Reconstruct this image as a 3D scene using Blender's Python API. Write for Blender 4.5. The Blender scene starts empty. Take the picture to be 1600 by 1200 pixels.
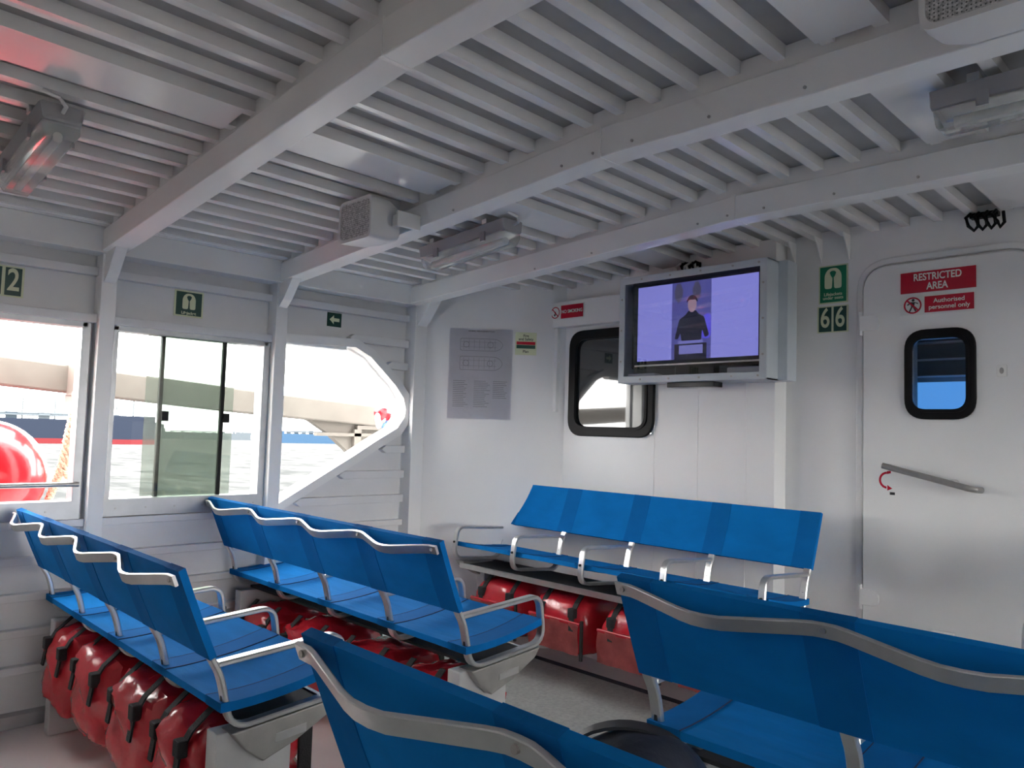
import bpy, bmesh, math, random
from mathutils import Vector, Matrix
random.seed(7)
scene = bpy.context.scene
COL = scene.collection

# ------------------------------------------------------------------ camera
YAW, PITCH, ROLL, FPX = -0.799116, 0.062403, 0.02997, 1211.3
CAM_H = 1.22
cy, sy, cp, sp = math.cos(YAW), math.sin(YAW), math.cos(PITCH), math.sin(PITCH)
fwd = Vector((sy*cp, cy*cp, sp)); rgt = Vector((cy, -sy, 0)); upv = rgt.cross(fwd)
r2 = rgt*math.cos(ROLL) + upv*math.sin(ROLL); u2 = upv*math.cos(ROLL) - rgt*math.sin(ROLL)
cam = bpy.data.cameras.new('camera'); cam.sensor_width = 36; cam.lens = FPX/1600*36
cam.clip_start = 0.02; cam.clip_end = 8000
co = bpy.data.objects.new('camera', cam); COL.objects.link(co)
co.matrix_world = Matrix(((r2.x, u2.x, -fwd.x, 0), (r2.y, u2.y, -fwd.y, 0), (r2.z, u2.z, -fwd.z, CAM_H), (0, 0, 0, 1)))
scene.camera = co

# ------------------------------------------------------------------ world, exposure
w = bpy.data.worlds.new('sky'); scene.world = w; w.use_nodes = True
bg = w.node_tree.nodes['Background']
bg.inputs[0].default_value = (1.0, .985, .96, 1); bg.inputs[1].default_value = 2.6
vs = scene.view_settings
vs.view_transform = 'Standard'; vs.look = 'None'; vs.gamma = 1.0; vs.use_curve_mapping = False
vs.exposure = 2.85

# ------------------------------------------------------------------ materials
def mat(name, col, rough=0.5, metal=0.0, noise=0.0, nscale=8.0, bump=0.0, bscale=60.0, spec=0.5, coat=0.0,
        emit=None, estr=0.0, alpha=1.0, trans=0.0, ior=1.45, sheen=0.0, subsurf=0.0, stretch=None):
    m = bpy.data.materials.new(name); m.use_nodes = True
    nt = m.node_tree; b = nt.nodes['Principled BSDF']
    c = (col[0], col[1], col[2], 1)
    b.inputs['Base Color'].default_value = c
    b.inputs['Roughness'].default_value = rough; b.inputs['Metallic'].default_value = metal
    b.inputs['Specular IOR Level'].default_value = spec; b.inputs['IOR'].default_value = ior
    b.inputs['Coat Weight'].default_value = coat; b.inputs['Coat Roughness'].default_value = 0.08
    b.inputs['Transmission Weight'].default_value = trans; b.inputs['Alpha'].default_value = alpha
    b.inputs['Sheen Weight'].default_value = sheen
    if emit: b.inputs['Emission Color'].default_value = (*emit, 1); b.inputs['Emission Strength'].default_value = estr
    if noise or bump:
        tc = nt.nodes.new('ShaderNodeTexCoord'); src = tc.outputs['Object']
        if stretch:
            mp = nt.nodes.new('ShaderNodeMapping'); mp.inputs['Scale'].default_value = stretch
            nt.links.new(src, mp.inputs[0]); src = mp.outputs[0]
    if noise:
        n = nt.nodes.new('ShaderNodeTexNoise'); n.inputs['Scale'].default_value = nscale; n.inputs['Detail'].default_value = 5
        nt.links.new(src, n.inputs['Vector'])
        r = nt.nodes.new('ShaderNodeValToRGB'); r.color_ramp.elements[0].position = .3; r.color_ramp.elements[1].position = .7
        r.color_ramp.elements[0].color = tuple(max(0, v*(1-noise)) for v in col) + (1,)
        r.color_ramp.elements[1].color = tuple(min(1, v*(1+noise)) for v in col) + (1,)
        nt.links.new(n.outputs[0], r.inputs[0]); nt.links.new(r.outputs[0], b.inputs['Base Color'])
    if bump:
        n2 = nt.nodes.new('ShaderNodeTexNoise'); n2.inputs['Scale'].default_value = bscale; n2.inputs['Detail'].default_value = 3
        nt.links.new(src, n2.inputs['Vector'])
        bp = nt.nodes.new('ShaderNodeBump'); bp.inputs['Strength'].default_value = bump; bp.inputs['Distance'].default_value = 0.01
        nt.links.new(n2.outputs[0], bp.inputs['Height']); nt.links.new(bp.outputs[0], b.inputs['Normal'])
    return m

M = dict(
    white=mat('white gloss paint', (.82, .82, .81), .26, bump=.06, bscale=14, noise=.03, nscale=3),
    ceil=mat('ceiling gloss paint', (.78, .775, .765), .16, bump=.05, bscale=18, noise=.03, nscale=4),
    deck=mat('deck head plain grey', (.40, .40, .40), .3, bump=.05, bscale=18, noise=.12, nscale=5),  # plain grey, darker than the ribs and beams
    wallw=mat('bulkhead white paint', (.83, .83, .825), .32, bump=.08, bscale=5, noise=.03, nscale=2.5),
    side=mat('side wall grey paint', (.71, .71, .715), .38, bump=.05, bscale=20, noise=.04, nscale=4),
    floor=mat('pinkish deck paint', (.76, .69, .67), .35, noise=.06, nscale=3, bump=.05, bscale=40),
    carpet=mat('grey carpet', (.38, .395, .385), .95, noise=.12, nscale=60, bump=.4, bscale=300, spec=.1),
    border=mat('dark carpet border', (.035, .035, .05), .8),
    alu=mat('brushed aluminium', (.66, .66, .65), .3, metal=.9, noise=.06, nscale=20, bump=.04, bscale=90),
    steel=mat('worn grey steel', (.42, .41, .39), .38, metal=.75, noise=.12, nscale=15, bump=.06, bscale=50),
    sill=mat('grey window sill metal', (.47, .48, .49), .4, metal=.5, noise=.08, nscale=14),
    blue=mat('blue sling fabric', (.003, .17, .50), .85, noise=.10, nscale=6, bump=.25, bscale=9, spec=.10, stretch=(1, 4, 1)),
    blueband=mat('blue doubled fabric', (.003, .13, .40), .85, noise=.06, nscale=12, bump=.12, bscale=30, spec=.10),
    thread=mat('dark blue stitching', (.003, .03, .10), .8),
    red=mat('red vinyl', (.55, .02, .035), .27, noise=.10, nscale=7, bump=.9, bscale=11, spec=.6, coat=.25),
    pocket=mat('clear plastic pocket over red', (.50, .12, .12), .12, noise=.25, nscale=14, bump=.8, bscale=16, spec=.8, coat=.5),
    webbing=mat('black webbing', (.012, .012, .014), .7, bump=.3, bscale=200),
    black=mat('black rubber', (.006, .006, .007), .45, bump=.05, bscale=80, spec=.2),
    blackmat=mat('black tray mat', (.02, .021, .024), .6),
    ped=mat('pedestal grey paint', (.55, .55, .55), .4, noise=.05, nscale=8),
    tvgrey=mat('tv cabinet pale blue grey paint', (.55, .60, .64), .32, noise=.04, nscale=6),
    tvback=mat('cabinet dark interior', (.16, .18, .20), .5),
    bezel=mat('black gloss plastic', (.01, .01, .012), .12),
    pane=mat('clear acrylic', (1, 1, 1), .03, trans=1.0, ior=1.25),
    darkglass=mat('glass coloured as dark room', (.035, .04, .042), .03, spec=1.0, ior=1.6, coat=.4),  # opaque; the dark compartment behind is put into its colour
    lampglass=mat('lamp cover', (.85, .87, .85), .08, trans=.75, ior=1.2, spec=.6),
    tube=mat('fluorescent tube', (.85, .85, .83), .25),
    lampbody=mat('lamp housing grey plastic', (.33, .33, .34), .5),
    spk=mat('speaker white plastic', (.70, .69, .68), .4),
    grille=mat('speaker grille', (.55, .54, .53), .55, metal=.2, noise=.5, nscale=160),
    greyhole=mat('grille hole', (.12, .12, .12), .7),
    dkgreen=mat('dark green sign', (.006, .055, .04), .35),
    green=mat('green sign', (.006, .19, .09), .35),
    cream=mat('glow cream', (.68, .72, .50), .45),
    signred=mat('red sign', (.50, .008, .03), .25, coat=.3),
    signwhite=mat('white sign', (.80, .80, .78), .35),
    ink=mat('black ink', (.015, .015, .015), .5),
    greyink=mat('grey ink', (.34, .34, .38), .6),
    paper=mat('laminated paper', (.78, .78, .84), .2, noise=.03, nscale=6, bump=.7, bscale=9, coat=.4),
    navy=mat('navy nylon', (.010, .014, .026), .5, bump=.3, bscale=40),
    strap=mat('bag strap dark', (.012, .012, .013), .55),
    ext=mat('outer cream painted steel', (.155, .143, .125), .6, spec=.15, noise=.08, nscale=5),
    buoy=mat('red buoy', (.72, .012, .02), .22, coat=.4),
    rope=mat('tan rope', (.60, .42, .30), .85, bump=.5, bscale=120),
    hull=mat('ship dark blue hull', (.010, .014, .024), .7, spec=.1), hullred=mat('ship red boot topping', (.09, .012, .014), .7, spec=.1),
    hullblue=mat('ship blue hull', (.022, .048, .085), .7, spec=.1), shipwhite=mat('ship white', (.085, .093, .096), .7, spec=.1),
    shipgrey=mat('ship haze grey', (.058, .068, .076), .8, spec=.1), shipdark=mat('ship deck dark', (.03, .04, .05), .8, spec=.1),
    screen=mat('screen lilac', (.02, .02, .03), .2, emit=(.27, .27, .80), estr=.115),
    scrmid=mat('screen centre', (.02, .02, .03), .2, emit=(.085, .085, .33), estr=.115),
    scrblue=mat('screen blue glow', (.02, .02, .03), .2, emit=(.10, .08, .80), estr=.115),
    scrdark=mat('screen dark shapes', (.01, .01, .015), .2, emit=(.012, .012, .03), estr=.115),
    scrgrey=mat('screen grey shapes', (.02, .02, .03), .2, emit=(.07, .065, .13), estr=.115),
    scrskin=mat('screen skin', (.02, .02, .03), .2, emit=(.34, .22, .30), estr=.115),
    scrlight=mat('screen lectern light', (.02, .02, .03), .2, emit=(.19, .19, .55), estr=.115),
    backing=mat('backing grey', (.20, .20, .20), .5),
    bluereflect=mat('blue reflection glow', (.1, .25, .6), .3, emit=(.10, .36, .90), estr=.12),  # added glow imitating a blue reflection on the door glass
    flagw=mat('bundle white', (.7, .72, .78), .6), flagb=mat('bundle blue', (.12, .25, .6), .6),
)
# tinted sliding glass: mostly see-through with a pale green milky tint
def tinted():
    m = bpy.data.materials.new('pale green tinted glass'); m.use_nodes = True; nt = m.node_tree
    for n in list(nt.nodes):
        if n.type != 'OUTPUT_MATERIAL': nt.nodes.remove(n)
    out = [n for n in nt.nodes if n.type == 'OUTPUT_MATERIAL'][0]
    t = nt.nodes.new('ShaderNodeBsdfTransparent'); t.inputs[0].default_value = (.615, .65, .62, 1)
    d = nt.nodes.new('ShaderNodeBsdfTranslucent'); d.inputs[0].default_value = (.22, .24, .215, 1)
    g = nt.nodes.new('ShaderNodeBsdfGlossy'); g.inputs[0].default_value = (1, 1, 1, 1); g.inputs['Roughness'].default_value = .03
    m1 = nt.nodes.new('ShaderNodeMixShader'); m1.inputs[0].default_value = .10
    m2 = nt.nodes.new('ShaderNodeMixShader'); m2.inputs[0].default_value = .02
    nt.links.new(t.outputs[0], m1.inputs[1]); nt.links.new(d.outputs[0], m1.inputs[2])
    nt.links.new(m1.outputs[0], m2.inputs[1]); nt.links.new(g.outputs[0], m2.inputs[2])
    nt.links.new(m2.outputs[0], out.inputs[0]); return m
M['tint'] = tinted()
def clearpane():
    m = bpy.data.materials.new('clear pane'); m.use_nodes = True; nt = m.node_tree
    for n in list(nt.nodes):
        if n.type != 'OUTPUT_MATERIAL': nt.nodes.remove(n)
    out = [n for n in nt.nodes if n.type == 'OUTPUT_MATERIAL'][0]
    t = nt.nodes.new('ShaderNodeBsdfTransparent'); t.inputs[0].default_value = (.96, .97, .97, 1)
    g = nt.nodes.new('ShaderNodeBsdfGlossy'); g.inputs['Roughness'].default_value = .02
    fr = nt.nodes.new('ShaderNodeFresnel'); fr.inputs[0].default_value = 1.5
    m2 = nt.nodes.new('ShaderNodeMixShader')
    nt.links.new(fr.outputs[0], m2.inputs[0]); nt.links.new(t.outputs[0], m2.inputs[1]); nt.links.new(g.outputs[0], m2.inputs[2])
    nt.links.new(m2.outputs[0], out.inputs[0]); return m
M['clear'] = clearpane()
def seamat():
    m = bpy.data.materials.new('rippled grey sea'); m.use_nodes = True; nt = m.node_tree
    for n in list(nt.nodes):
        if n.type != 'OUTPUT_MATERIAL': nt.nodes.remove(n)
    out = [n for n in nt.nodes if n.type == 'OUTPUT_MATERIAL'][0]
    tc = nt.nodes.new('ShaderNodeTexCoord'); n1 = nt.nodes.new('ShaderNodeTexNoise'); n1.inputs['Scale'].default_value = .55; n1.inputs['Detail'].default_value = 8
    mp = nt.nodes.new('ShaderNodeMapping'); mp.inputs['Scale'].default_value = (.35, 1, 1)
    nt.links.new(tc.outputs['Object'], mp.inputs[0]); nt.links.new(mp.outputs[0], n1.inputs['Vector'])
    r = nt.nodes.new('ShaderNodeValToRGB'); r.color_ramp.elements[0].position = .38; r.color_ramp.elements[1].position = .66
    r.color_ramp.elements[0].color = (.038, .040, .040, 1); r.color_ramp.elements[1].color = (.088, .089, .088, 1)
    d = nt.nodes.new('ShaderNodeBsdfDiffuse'); nt.links.new(n1.outputs[0], r.inputs[0]); nt.links.new(r.outputs[0], d.inputs[0])
    nt.links.new(d.outputs[0], out.inputs[0]); return m
M['sea'] = seamat()

# ------------------------------------------------------------------ helpers
class B:
    def __init__(s): s.bm = bmesh.new()
    def quad(s, pts):
        vs_ = [s.bm.verts.new(p) for p in pts]; return s.bm.faces.new(vs_)
    def box(s, x0, x1, y0, y1, z0, z1, bev=0.0):
        x0, x1 = min(x0, x1), max(x0, x1); y0, y1 = min(y0, y1), max(y0, y1); z0, z1 = min(z0, z1), max(z0, z1)
        v = [s.bm.verts.new((x, y, z)) for x in (x0, x1) for y in (y0, y1) for z in (z0, z1)]
        fs = []
        for f in ((0, 1, 3, 2), (4, 6, 7, 5), (0, 4, 5, 1), (2, 3, 7, 6), (0, 2, 6, 4), (1, 5, 7, 3)):
            fs.append(s.bm.faces.new([v[i] for i in f]))
        if bev:
            es = list({e for f in fs for e in f.edges})
            bmesh.ops.bevel(s.bm, geom=es, offset=bev, segments=2, affect='EDGES', profile=.5)
        return s
    def prism(s, pts, off):            # closed polygon pts (Vectors), extruded by vector off
        off = Vector(off); a = [s.bm.verts.new(p) for p in pts]; b = [s.bm.verts.new(Vector(p)+off) for p in pts]
        n = len(pts); s.bm.faces.new(a); s.bm.faces.new(b[::-1])
        for i in range(n): s.bm.faces.new((a[i], b[i], b[(i+1) % n], a[(i+1) % n]))
        return s
    def ring(s, outer, inner, off):    # two closed loops with equal counts, extruded
        off = Vector(off); n = len(outer)
        A = [s.bm.verts.new(p) for p in outer]; Bq = [s.bm.verts.new(p) for p in inner]
        A2 = [s.bm.verts.new(Vector(p)+off) for p in outer]; B2 = [s.bm.verts.new(Vector(p)+off) for p in inner]
        for i in range(n):
            j = (i+1) % n
            for q in ((A[i], A[j], Bq[j], Bq[i]), (A2[j], A2[i], B2[i], B2[j]), (A[j], A[i], A2[i], A2[j]), (Bq[i], Bq[j], B2[j], B2[i])):
                s.bm.faces.new(q)
        return s
    def sweep(s, path, frames, prof, closed=False):   # prof: list of (a,b) in frame (va, vb) at each point
        rings = []
        for p, (va, vb) in zip(path, frames):
            rings.append([s.bm.verts.new(Vector(p)+va*a+vb*b) for a, b in prof])
        n = len(prof); m = len(rings)
        for i in range(m if closed else m-1):
            r0, r1 = rings[i], rings[(i+1) % m]
            for k in range(n): s.bm.faces.new((r0[k], r0[(k+1) % n], r1[(k+1) % n], r1[k]))
        if not closed:
            s.bm.faces.new(rings[0][::-1]); s.bm.faces.new(rings[-1])
        return s
    def tube(s, path, rad, seg=8):
        path = [Vector(p) for p in path]; fr = []
        ref = Vector((0, 0, 1))
        for i, p in enumerate(path):
            t = (path[min(i+1, len(path)-1)]-path[max(i-1, 0)]).normalized()
            a = t.cross(ref)
            if a.length < 1e-3: a = t.cross(Vector((1, 0, 0)))
            a.normalize(); fr.append((a, a.cross(t).normalized()))
        return s.sweep(path, fr, [(rad*math.cos(2*math.pi*k/seg), rad*math.sin(2*math.pi*k/seg)) for k in range(seg)])
    def cyl(s, c, axis, rad, h, seg=16):
        c = Vector(c); axis = Vector(axis).normalized(); return s.tube([c-axis*h/2, c+axis*h/2], rad, seg)
    def sphere(s, c, r, su=24, sv=14, sc=(1, 1, 1)):
        bmesh.ops.create_uvsphere(s.bm, u_segments=su, v_segments=sv, radius=r, matrix=Matrix.Translation(c) @ Matrix.Diagonal((*sc, 1)))
        return s
    def obj(s, name, m, parent=None, smooth=False, bevel=0.0):
        bmesh.ops.recalc_face_normals(s.bm, faces=s.bm.faces[:])
        me = bpy.data.meshes.new(name); s.bm.to_mesh(me); s.bm.free()
        me.materials.append(M[m] if isinstance(m, str) else m)
        o = bpy.data.objects.new(name, me); COL.objects.link(o)
        if parent: o.parent = parent
        if smooth:
            me.polygons.foreach_set('use_smooth', [True]*len(me.polygons))
            md = o.modifiers.new('es', 'EDGE_SPLIT'); md.split_angle = math.radians(38)
        if bevel:
            md = o.modifiers.new('bv', 'BEVEL'); md.width = bevel; md.segments = 2; md.limit_method = 'ANGLE'
        return o
def tag(o, label=None, cat=None, group=None, kind=None):
    if label: o['label'] = label
    if cat: o['category'] = cat
    if group: o['group'] = group
    if kind: o['kind'] = kind
    return o
def empty(name, loc=(0, 0, 0)):
    e = bpy.data.objects.new(name, None); COL.objects.link(e); e.location = loc; e.empty_display_size = .05; return e
def keep(o, parent):                    # parent without moving (parent may be translated)
    o.parent = parent; o.matrix_parent_inverse = Matrix.Translation(parent.location).inverted(); return o
def rounded(pts, r, seg=5):             # round the corners of a 2-D open/closed polyline
    out = []; n = len(pts)
    for i, p in enumerate(pts):
        p = Vector(p); a = Vector(pts[i-1]); b = Vector(pts[(i+1) % n])
        rr = r[i] if isinstance(r, (list, tuple)) else r
        if rr <= 0: out.append(p); continue
        d1 = (a-p); d2 = (b-p); l1 = min(rr, d1.length*.49); l2 = min(rr, d2.length*.49)
        s0 = p+d1.normalized()*l1; s1 = p+d2.normalized()*l2
        for k in range(seg+1):
            t = k/seg; out.append(s0*(1-t)**2+p*2*t*(1-t)+s1*t*t)
    return out
def rrect(w_, h_, r, seg=5):
    return rounded([(-w_/2, -h_/2), (w_/2, -h_/2), (w_/2, h_/2), (-w_/2, h_/2)], r, seg)
def text_mesh(name, s, size, m, P, right, up, nrm, parent=None, sx=1.0, bold=0.0, align='CENTER'):
    cu = bpy.data.curves.new(name, 'FONT'); cu.body = s; cu.size = size; cu.align_x = align; cu.align_y = 'CENTER'
    cu.offset = bold; cu.extrude = .0004; cu.space_line = .85
    t = bpy.data.objects.new('tmp_text', cu); COL.objects.link(t)
    dg = bpy.context.evaluated_depsgraph_get(); dg.update()
    me = bpy.data.meshes.new_from_object(t.evaluated_get(dg)); me.name = name
    bpy.data.objects.remove(t); bpy.data.curves.remove(cu)
    R = Matrix((right, up, nrm)).transposed().to_4x4()
    me.transform(Matrix.Translation(P) @ R @ Matrix.Diagonal((sx, 1, 1, 1)))
    me.materials.clear(); me.materials.append(M[m])
    o = bpy.data.objects.new(name, me); COL.objects.link(o)
    if parent: o.parent = parent
    return o
class Face:                              # a flat local frame on a wall: p(u, v, d) -> world
    def __init__(s, o, r, u): s.o = Vector(o); s.r = Vector(r).normalized(); s.u = Vector(u).normalized(); s.n = s.r.cross(s.u)
    def p(s, a, b, d=0.0): return s.o+s.r*a+s.u*b+s.n*d
    def plate(s, bld, pts, d0, d1): return bld.prism([s.p(a, b, d0) for a, b in pts], s.n*(d1-d0))
def flat(F, name, pts, m, d, parent, th=.0008):
    b = B(); F.plate(b, pts, d, d+th); return b.obj(name, m, parent)
def rect(u0, v0, u1, v1): return [(u0, v0), (u1, v0), (u1, v1), (u0, v1)]
def circ(cx, cy_, r, n=24): return [(cx+r*math.cos(2*math.pi*k/n), cy_+r*math.sin(2*math.pi*k/n)) for k in range(n)]

# ================================================================== STRUCTURE
XW = -3.6; F1 = 3.36; F2 = 3.47; YB = -2.6
BEAM_Y = (-.62, .18, 1.0, 1.81, 2.61)
def zrib(x, y):
    zf = 2.195-.027*(y-1.81); ax = abs(x)
    return zf if ax < 1.5 else zf+(2.03-zf)*(ax-1.5)/2.05
# floor
b = B(); b.box(-3.7, 3.7, YB, 3.5, -.06, 0); floor = tag(b.obj('floor', 'floor'), kind='structure')
b = B(); b.box(-3.15, 2.6, 1.98, 3.10, 0, .006); b.box(-1.75, 2.6, -1.0, 1.98, 0, .006); b.obj('carpet', 'carpet', floor)
b = B(); b.box(-3.15, 2.6, 3.10, 3.145, 0, .007); b.obj('carpet_border', 'border', floor)
b = B(); b.box(-2.6, -2.15, 2.36, 2.43, .006, .0085); b.obj('floor_strip', 'border', floor)
b = B(); b.box(-2.34, -2.22, 2.385, 2.405, .0085, .0095); b.obj('strip_marking', 'greyink', floor)
# ceiling deck
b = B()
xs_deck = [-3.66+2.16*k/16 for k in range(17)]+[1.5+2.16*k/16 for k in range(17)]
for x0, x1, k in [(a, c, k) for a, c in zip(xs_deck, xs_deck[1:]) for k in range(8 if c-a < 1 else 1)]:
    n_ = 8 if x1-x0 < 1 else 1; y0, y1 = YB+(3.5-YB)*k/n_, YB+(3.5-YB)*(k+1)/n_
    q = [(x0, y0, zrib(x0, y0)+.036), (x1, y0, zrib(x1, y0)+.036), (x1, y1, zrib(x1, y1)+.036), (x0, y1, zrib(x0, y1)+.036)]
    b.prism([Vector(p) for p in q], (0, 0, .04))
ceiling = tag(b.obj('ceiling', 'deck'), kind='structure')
RIB = [-1.07-.127*i for i in range(-36, 20)]
def slant_box(b, x0, x1, y0, y1, h0, h1):      # box whose underside follows the cambered ceiling
    c = [(x, y) for x, y in ((x0, y0), (x1, y0), (x1, y1), (x0, y1))]
    lo = [b.bm.verts.new((x, y, zrib(x, y)+h0)) for x, y in c]; hi = [b.bm.verts.new((x, y, zrib(x, y)+h1)) for x, y in c]
    b.bm.faces.new(lo[::-1]); b.bm.faces.new(hi)
    for i in range(4): b.bm.faces.new((lo[i], lo[(i+1) % 4], hi[(i+1) % 4], hi[i]))
for x in RIB:
    if abs(x+.0165) > 3.5: continue
    b = B(); slant_box(b, x, x+.034, YB, F2, 0, .0355); b.obj('rib', 'ceil', ceiling)
# flat cover panels between the ribs
for i in (10, -2):
    xa = -1.07-.127*i
    xs = (xa-.004, xa+.127+.036)
    for y0, y1 in ((.30, .985), (1.115, 1.80), (1.925, 2.60), (2.725, 3.44)):
        b = B(); slant_box(b, xs[0], xs[1], y0, y1, -.004, -.0005); b.obj('cover_panel', 'ceil', ceiling)
# beams
def beam(yb):
    st = (-3.56, -1.5, 1.5, 3.56); b = B()
    def prof(h0, h1, ya, yb2):
        rings = []
        for x in st:
            z = zrib(x, yb)-.122+(.02 if abs(x) > 3 else 0)
            rings.append([b.bm.verts.new((x, y, z+h)) for y, h in ((ya, h0), (yb2, h0), (yb2, h1), (ya, h1))])
        for r0, r1 in zip(rings, rings[1:]):
            for k in range(4): b.bm.faces.new((r0[k], r0[(k+1) % 4], r1[(k+1) % 4], r1[k]))
        b.bm.faces.new(rings[0]); b.bm.faces.new(rings[-1][::-1])
    prof(0, .093, yb, yb+.09); prof(.0935, .157, yb+.014, yb+.076)
    o = b.obj('beam', 'white', ceiling, bevel=.004)
    b = B(); z = zrib(-1.5, yb)-.122; b.box(-1.512, -1.498, yb-.003, yb+.092, z-.002, z+.095); b.obj('weld_seam', 'white', o)
    for x in (-2.55, -2.2, -1.66, -1.53, -1.38, -1.12, -.85, -.5, -.2):
        if yb < 1.5: continue
        b = B(); b.cyl((x, yb-.001, zrib(x, yb)-.122+.022+(.02 if abs(x) > 3 else 0)), (0, 1, 0), .0045, .006, 8); b.obj('screw', 'steel', o)
    return o
for yb in BEAM_Y: beam(yb)

# ---- left wall: plating with window holes
WINS = ((.32, .985, .875, 1.63), (1.085, 1.80, .878, 1.63))
def wall_grid(b, xa, xb, y0, y1, z0, z1, holes):
    ys = sorted({y0, y1, *[h[0] for h in holes], *[h[1] for h in holes]}); 
    for ya, yb in zip(ys, ys[1:]):
        hs = [h for h in holes if h[0] <= ya+1e-6 and h[1] >= yb-1e-6]
        if hs: b.box(xa, xb, ya, yb, z0, hs[0][2]); b.box(xa, xb, ya, yb, hs[0][3], z1)
        else: b.box(xa, xb, ya, yb, z0, z1)
W3 = [(1.872, .828), (1.872, 1.636), (2.235, 1.642), (2.33, 1.60), (2.42, 1.525), (2.50, 1.455), (2.555, 1.39), (2.572, 1.33), (2.565, 1.285), (2.52, 1.225), (2.39, 1.155), (2.27, 1.085)]
W3 = [(y, z) if y < 2 else (y*1.026, 1.22+(z-1.22)*1.026) for y, z in W3]
b = B(); wall_grid(b, -3.66, -3.63, YB, 1.872, 0, 2.1, WINS)
# plating around the shaped forward window (two polygons, upper and lower)
iU = 7
b.prism([Vector((-3.63, y, z)) for y, z in [(1.872, 2.1)]+W3[1:iU+1]+[(2.76, 1.33), (2.76, 2.1)]], (-.03, 0, 0))
b.prism([Vector((-3.63, y, z)) for y, z in [(1.872, 0), (2.76, 0), (2.76, 1.33)]+W3[iU:]+[W3[0]]], (-.03, 0, 0))
wl = tag(b.obj('wall_left', 'side'), kind='structure')
POSTS = (-1.42, -.62, .2, 1.013, 1.812, 2.66)
def wbox(name, y0, y1, z0, z1, xi=-3.585, m='side', xo=-3.632, bev=.003):
    b = B(); b.box(xo, xi, y0, y1, z0, z1); return b.obj(name, m, wl, bevel=bev)
wbox('girder', YB, 2.70, 1.925, 2.035, -3.52, 'white')
wbox('girder_flange', YB, 2.70, 2.035, 2.05, -3.47, 'white')
for y in POSTS:
    last = y > 2.5
    wd = .085 if last else .062
    wbox('post', y, y+wd, 0, 1.93, -3.545 if not last else -3.535, 'white')
    b = B(); yk = y+.008
    b.prism([Vector((-3.55, yk, 1.80)), Vector((-3.50, yk, 1.84)), Vector((-3.40, yk, 1.955)), Vector((-3.55, yk, 1.945))], (0, wd-.016, 0)); b.obj('knee_bracket', 'white', wl)
BAYS = ((YB, -1.42), (-1.36, -.62), (-.558, .2), (.262, 1.013), (1.075, 1.812), (1.874, 2.66))
for k, (ya, yb) in enumerate(BAYS):
    wbox('stiffener', ya, yb, 1.835, 1.872, -3.592)
    wbox('window_header', ya, yb if k < 5 else 2.24, 1.632, 1.668, -3.575)
    if k < 5: wbox('under_sill', ya, yb, .775, .806, -3.58)
    for z in ((.63, .487, .346, .202) if k < 5 else (.68, .54, .40, .26, .12)):
        wbox('stiffener', ya, yb, z, z+.032, -3.592)
wbox('skirting', YB, 2.62, 0, .05, -3.575, 'sill')
def stub(y0, y1, z):
    b = B(); pts = [(y0, z+.02), (y0+.03, z+.042), (y1, z+.042), (y1, z), (y0+.03, z)]
    b.prism([Vector((-3.632, y, zz)) for y, zz in pts], (.04, 0, 0)); b.obj('stiffener', 'side', wl, bevel=.003)
stub(2.265, 2.66, 1.685); stub(2.515, 2.66, 1.555); stub(2.50, 2.66, 1.085); stub(2.235, 2.66, .945); stub(1.985, 2.66, .81)

# windows
def window_frame(n, y0, y1, z0, z1):
    e = tag(empty('window_%d' % n, (-3.61, (y0+y1)/2, z0)), kind='structure')
    for nm, (a, c, d, f), m in (('jamb', (y0-.012, y0+.022, z0, z1), 'sill'), ('jamb', (y1-.022, y1+.012, z0, z1), 'sill'),
                                ('head', (y0, y1, z1-.02, z1+.004), 'sill'), ('sill_plate', (y0-.01, y1+.012, z0-.07, z0+.006), 'sill')):
        b = B(); b.box(-3.67, -3.59, a, c, d, f); keep(b.obj(nm, m, bevel=.002), e)
    y = y0+.05
    while y < y1:
        b = B(); b.cyl((-3.589, y, z0-.035), (1, 0, 0), .004, .004, 8); keep(b.obj('screw', 'steel'), e); y += .125
    return e
w1 = window_frame(1, *WINS[0]); w2 = window_frame(2, *WINS[1])
b = B(); b.cyl((-3.585, .655, .95), (0, 1, 0), .0105, .66, 12); keep(b.obj('guard_rail', 'steel', smooth=True), w1)
# sliding panes of window 2 pushed together in the middle
for k, (ya, yb, xs, stile) in enumerate(((1.245, 1.60, -3.63, 1.588), (1.315, 1.66, -3.647, 1.307))):
    b = B(); b.box(xs-.002, xs+.002, ya, yb, .884, 1.61); keep(b.obj('sliding_pane', 'tint'), w2)
    b = B(); b.box(xs-.008, xs+.010, stile, stile+.016, .884, 1.61); keep(b.obj('stile', 'black'), w2)
    b = B(); yl = stile+.008+(.018 if k else .016)
    b.box(xs+.008, xs+.022, yl-.012, yl+.018, 1.225, 1.27, .003); keep(b.obj('latch', 'black'), w2)
# shaped forward window 3: deep ring frame
def offs(pts, d):
    out = []; n = len(pts)
    for i, p in enumerate(pts):
        a = Vector(pts[i-1]); c = Vector(pts[(i+1) % n]); p = Vector(p)
        n1 = Vector(((p-a).y, -(p-a).x)).normalized(); n2 = Vector(((c-p).y, -(c-p).x)).normalized()
        m_ = (n1+n2); m_ = m_/max(m_.length_squared, .3)*2*.5*2 if m_.length > 0 else n1
        out.append(p-m_*d*.5 if False else p-(n1+n2).normalized()*d/max(.6, (n1+n2).normalized().dot(n1)))
    return out
w3in = [Vector(p) for p in W3]; w3out = offs(W3, .045)
if (w3out[3]-Vector((2.2, 1.3))).length < (w3in[3]-Vector((2.2, 1.3))).length: w3out = offs(W3, -.045)
b = B(); b.ring([Vector((-3.70, p.x, p.y)) for p in w3out], [Vector((-3.70, p.x, p.y)) for p in w3in], (.131, 0, 0))
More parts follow.
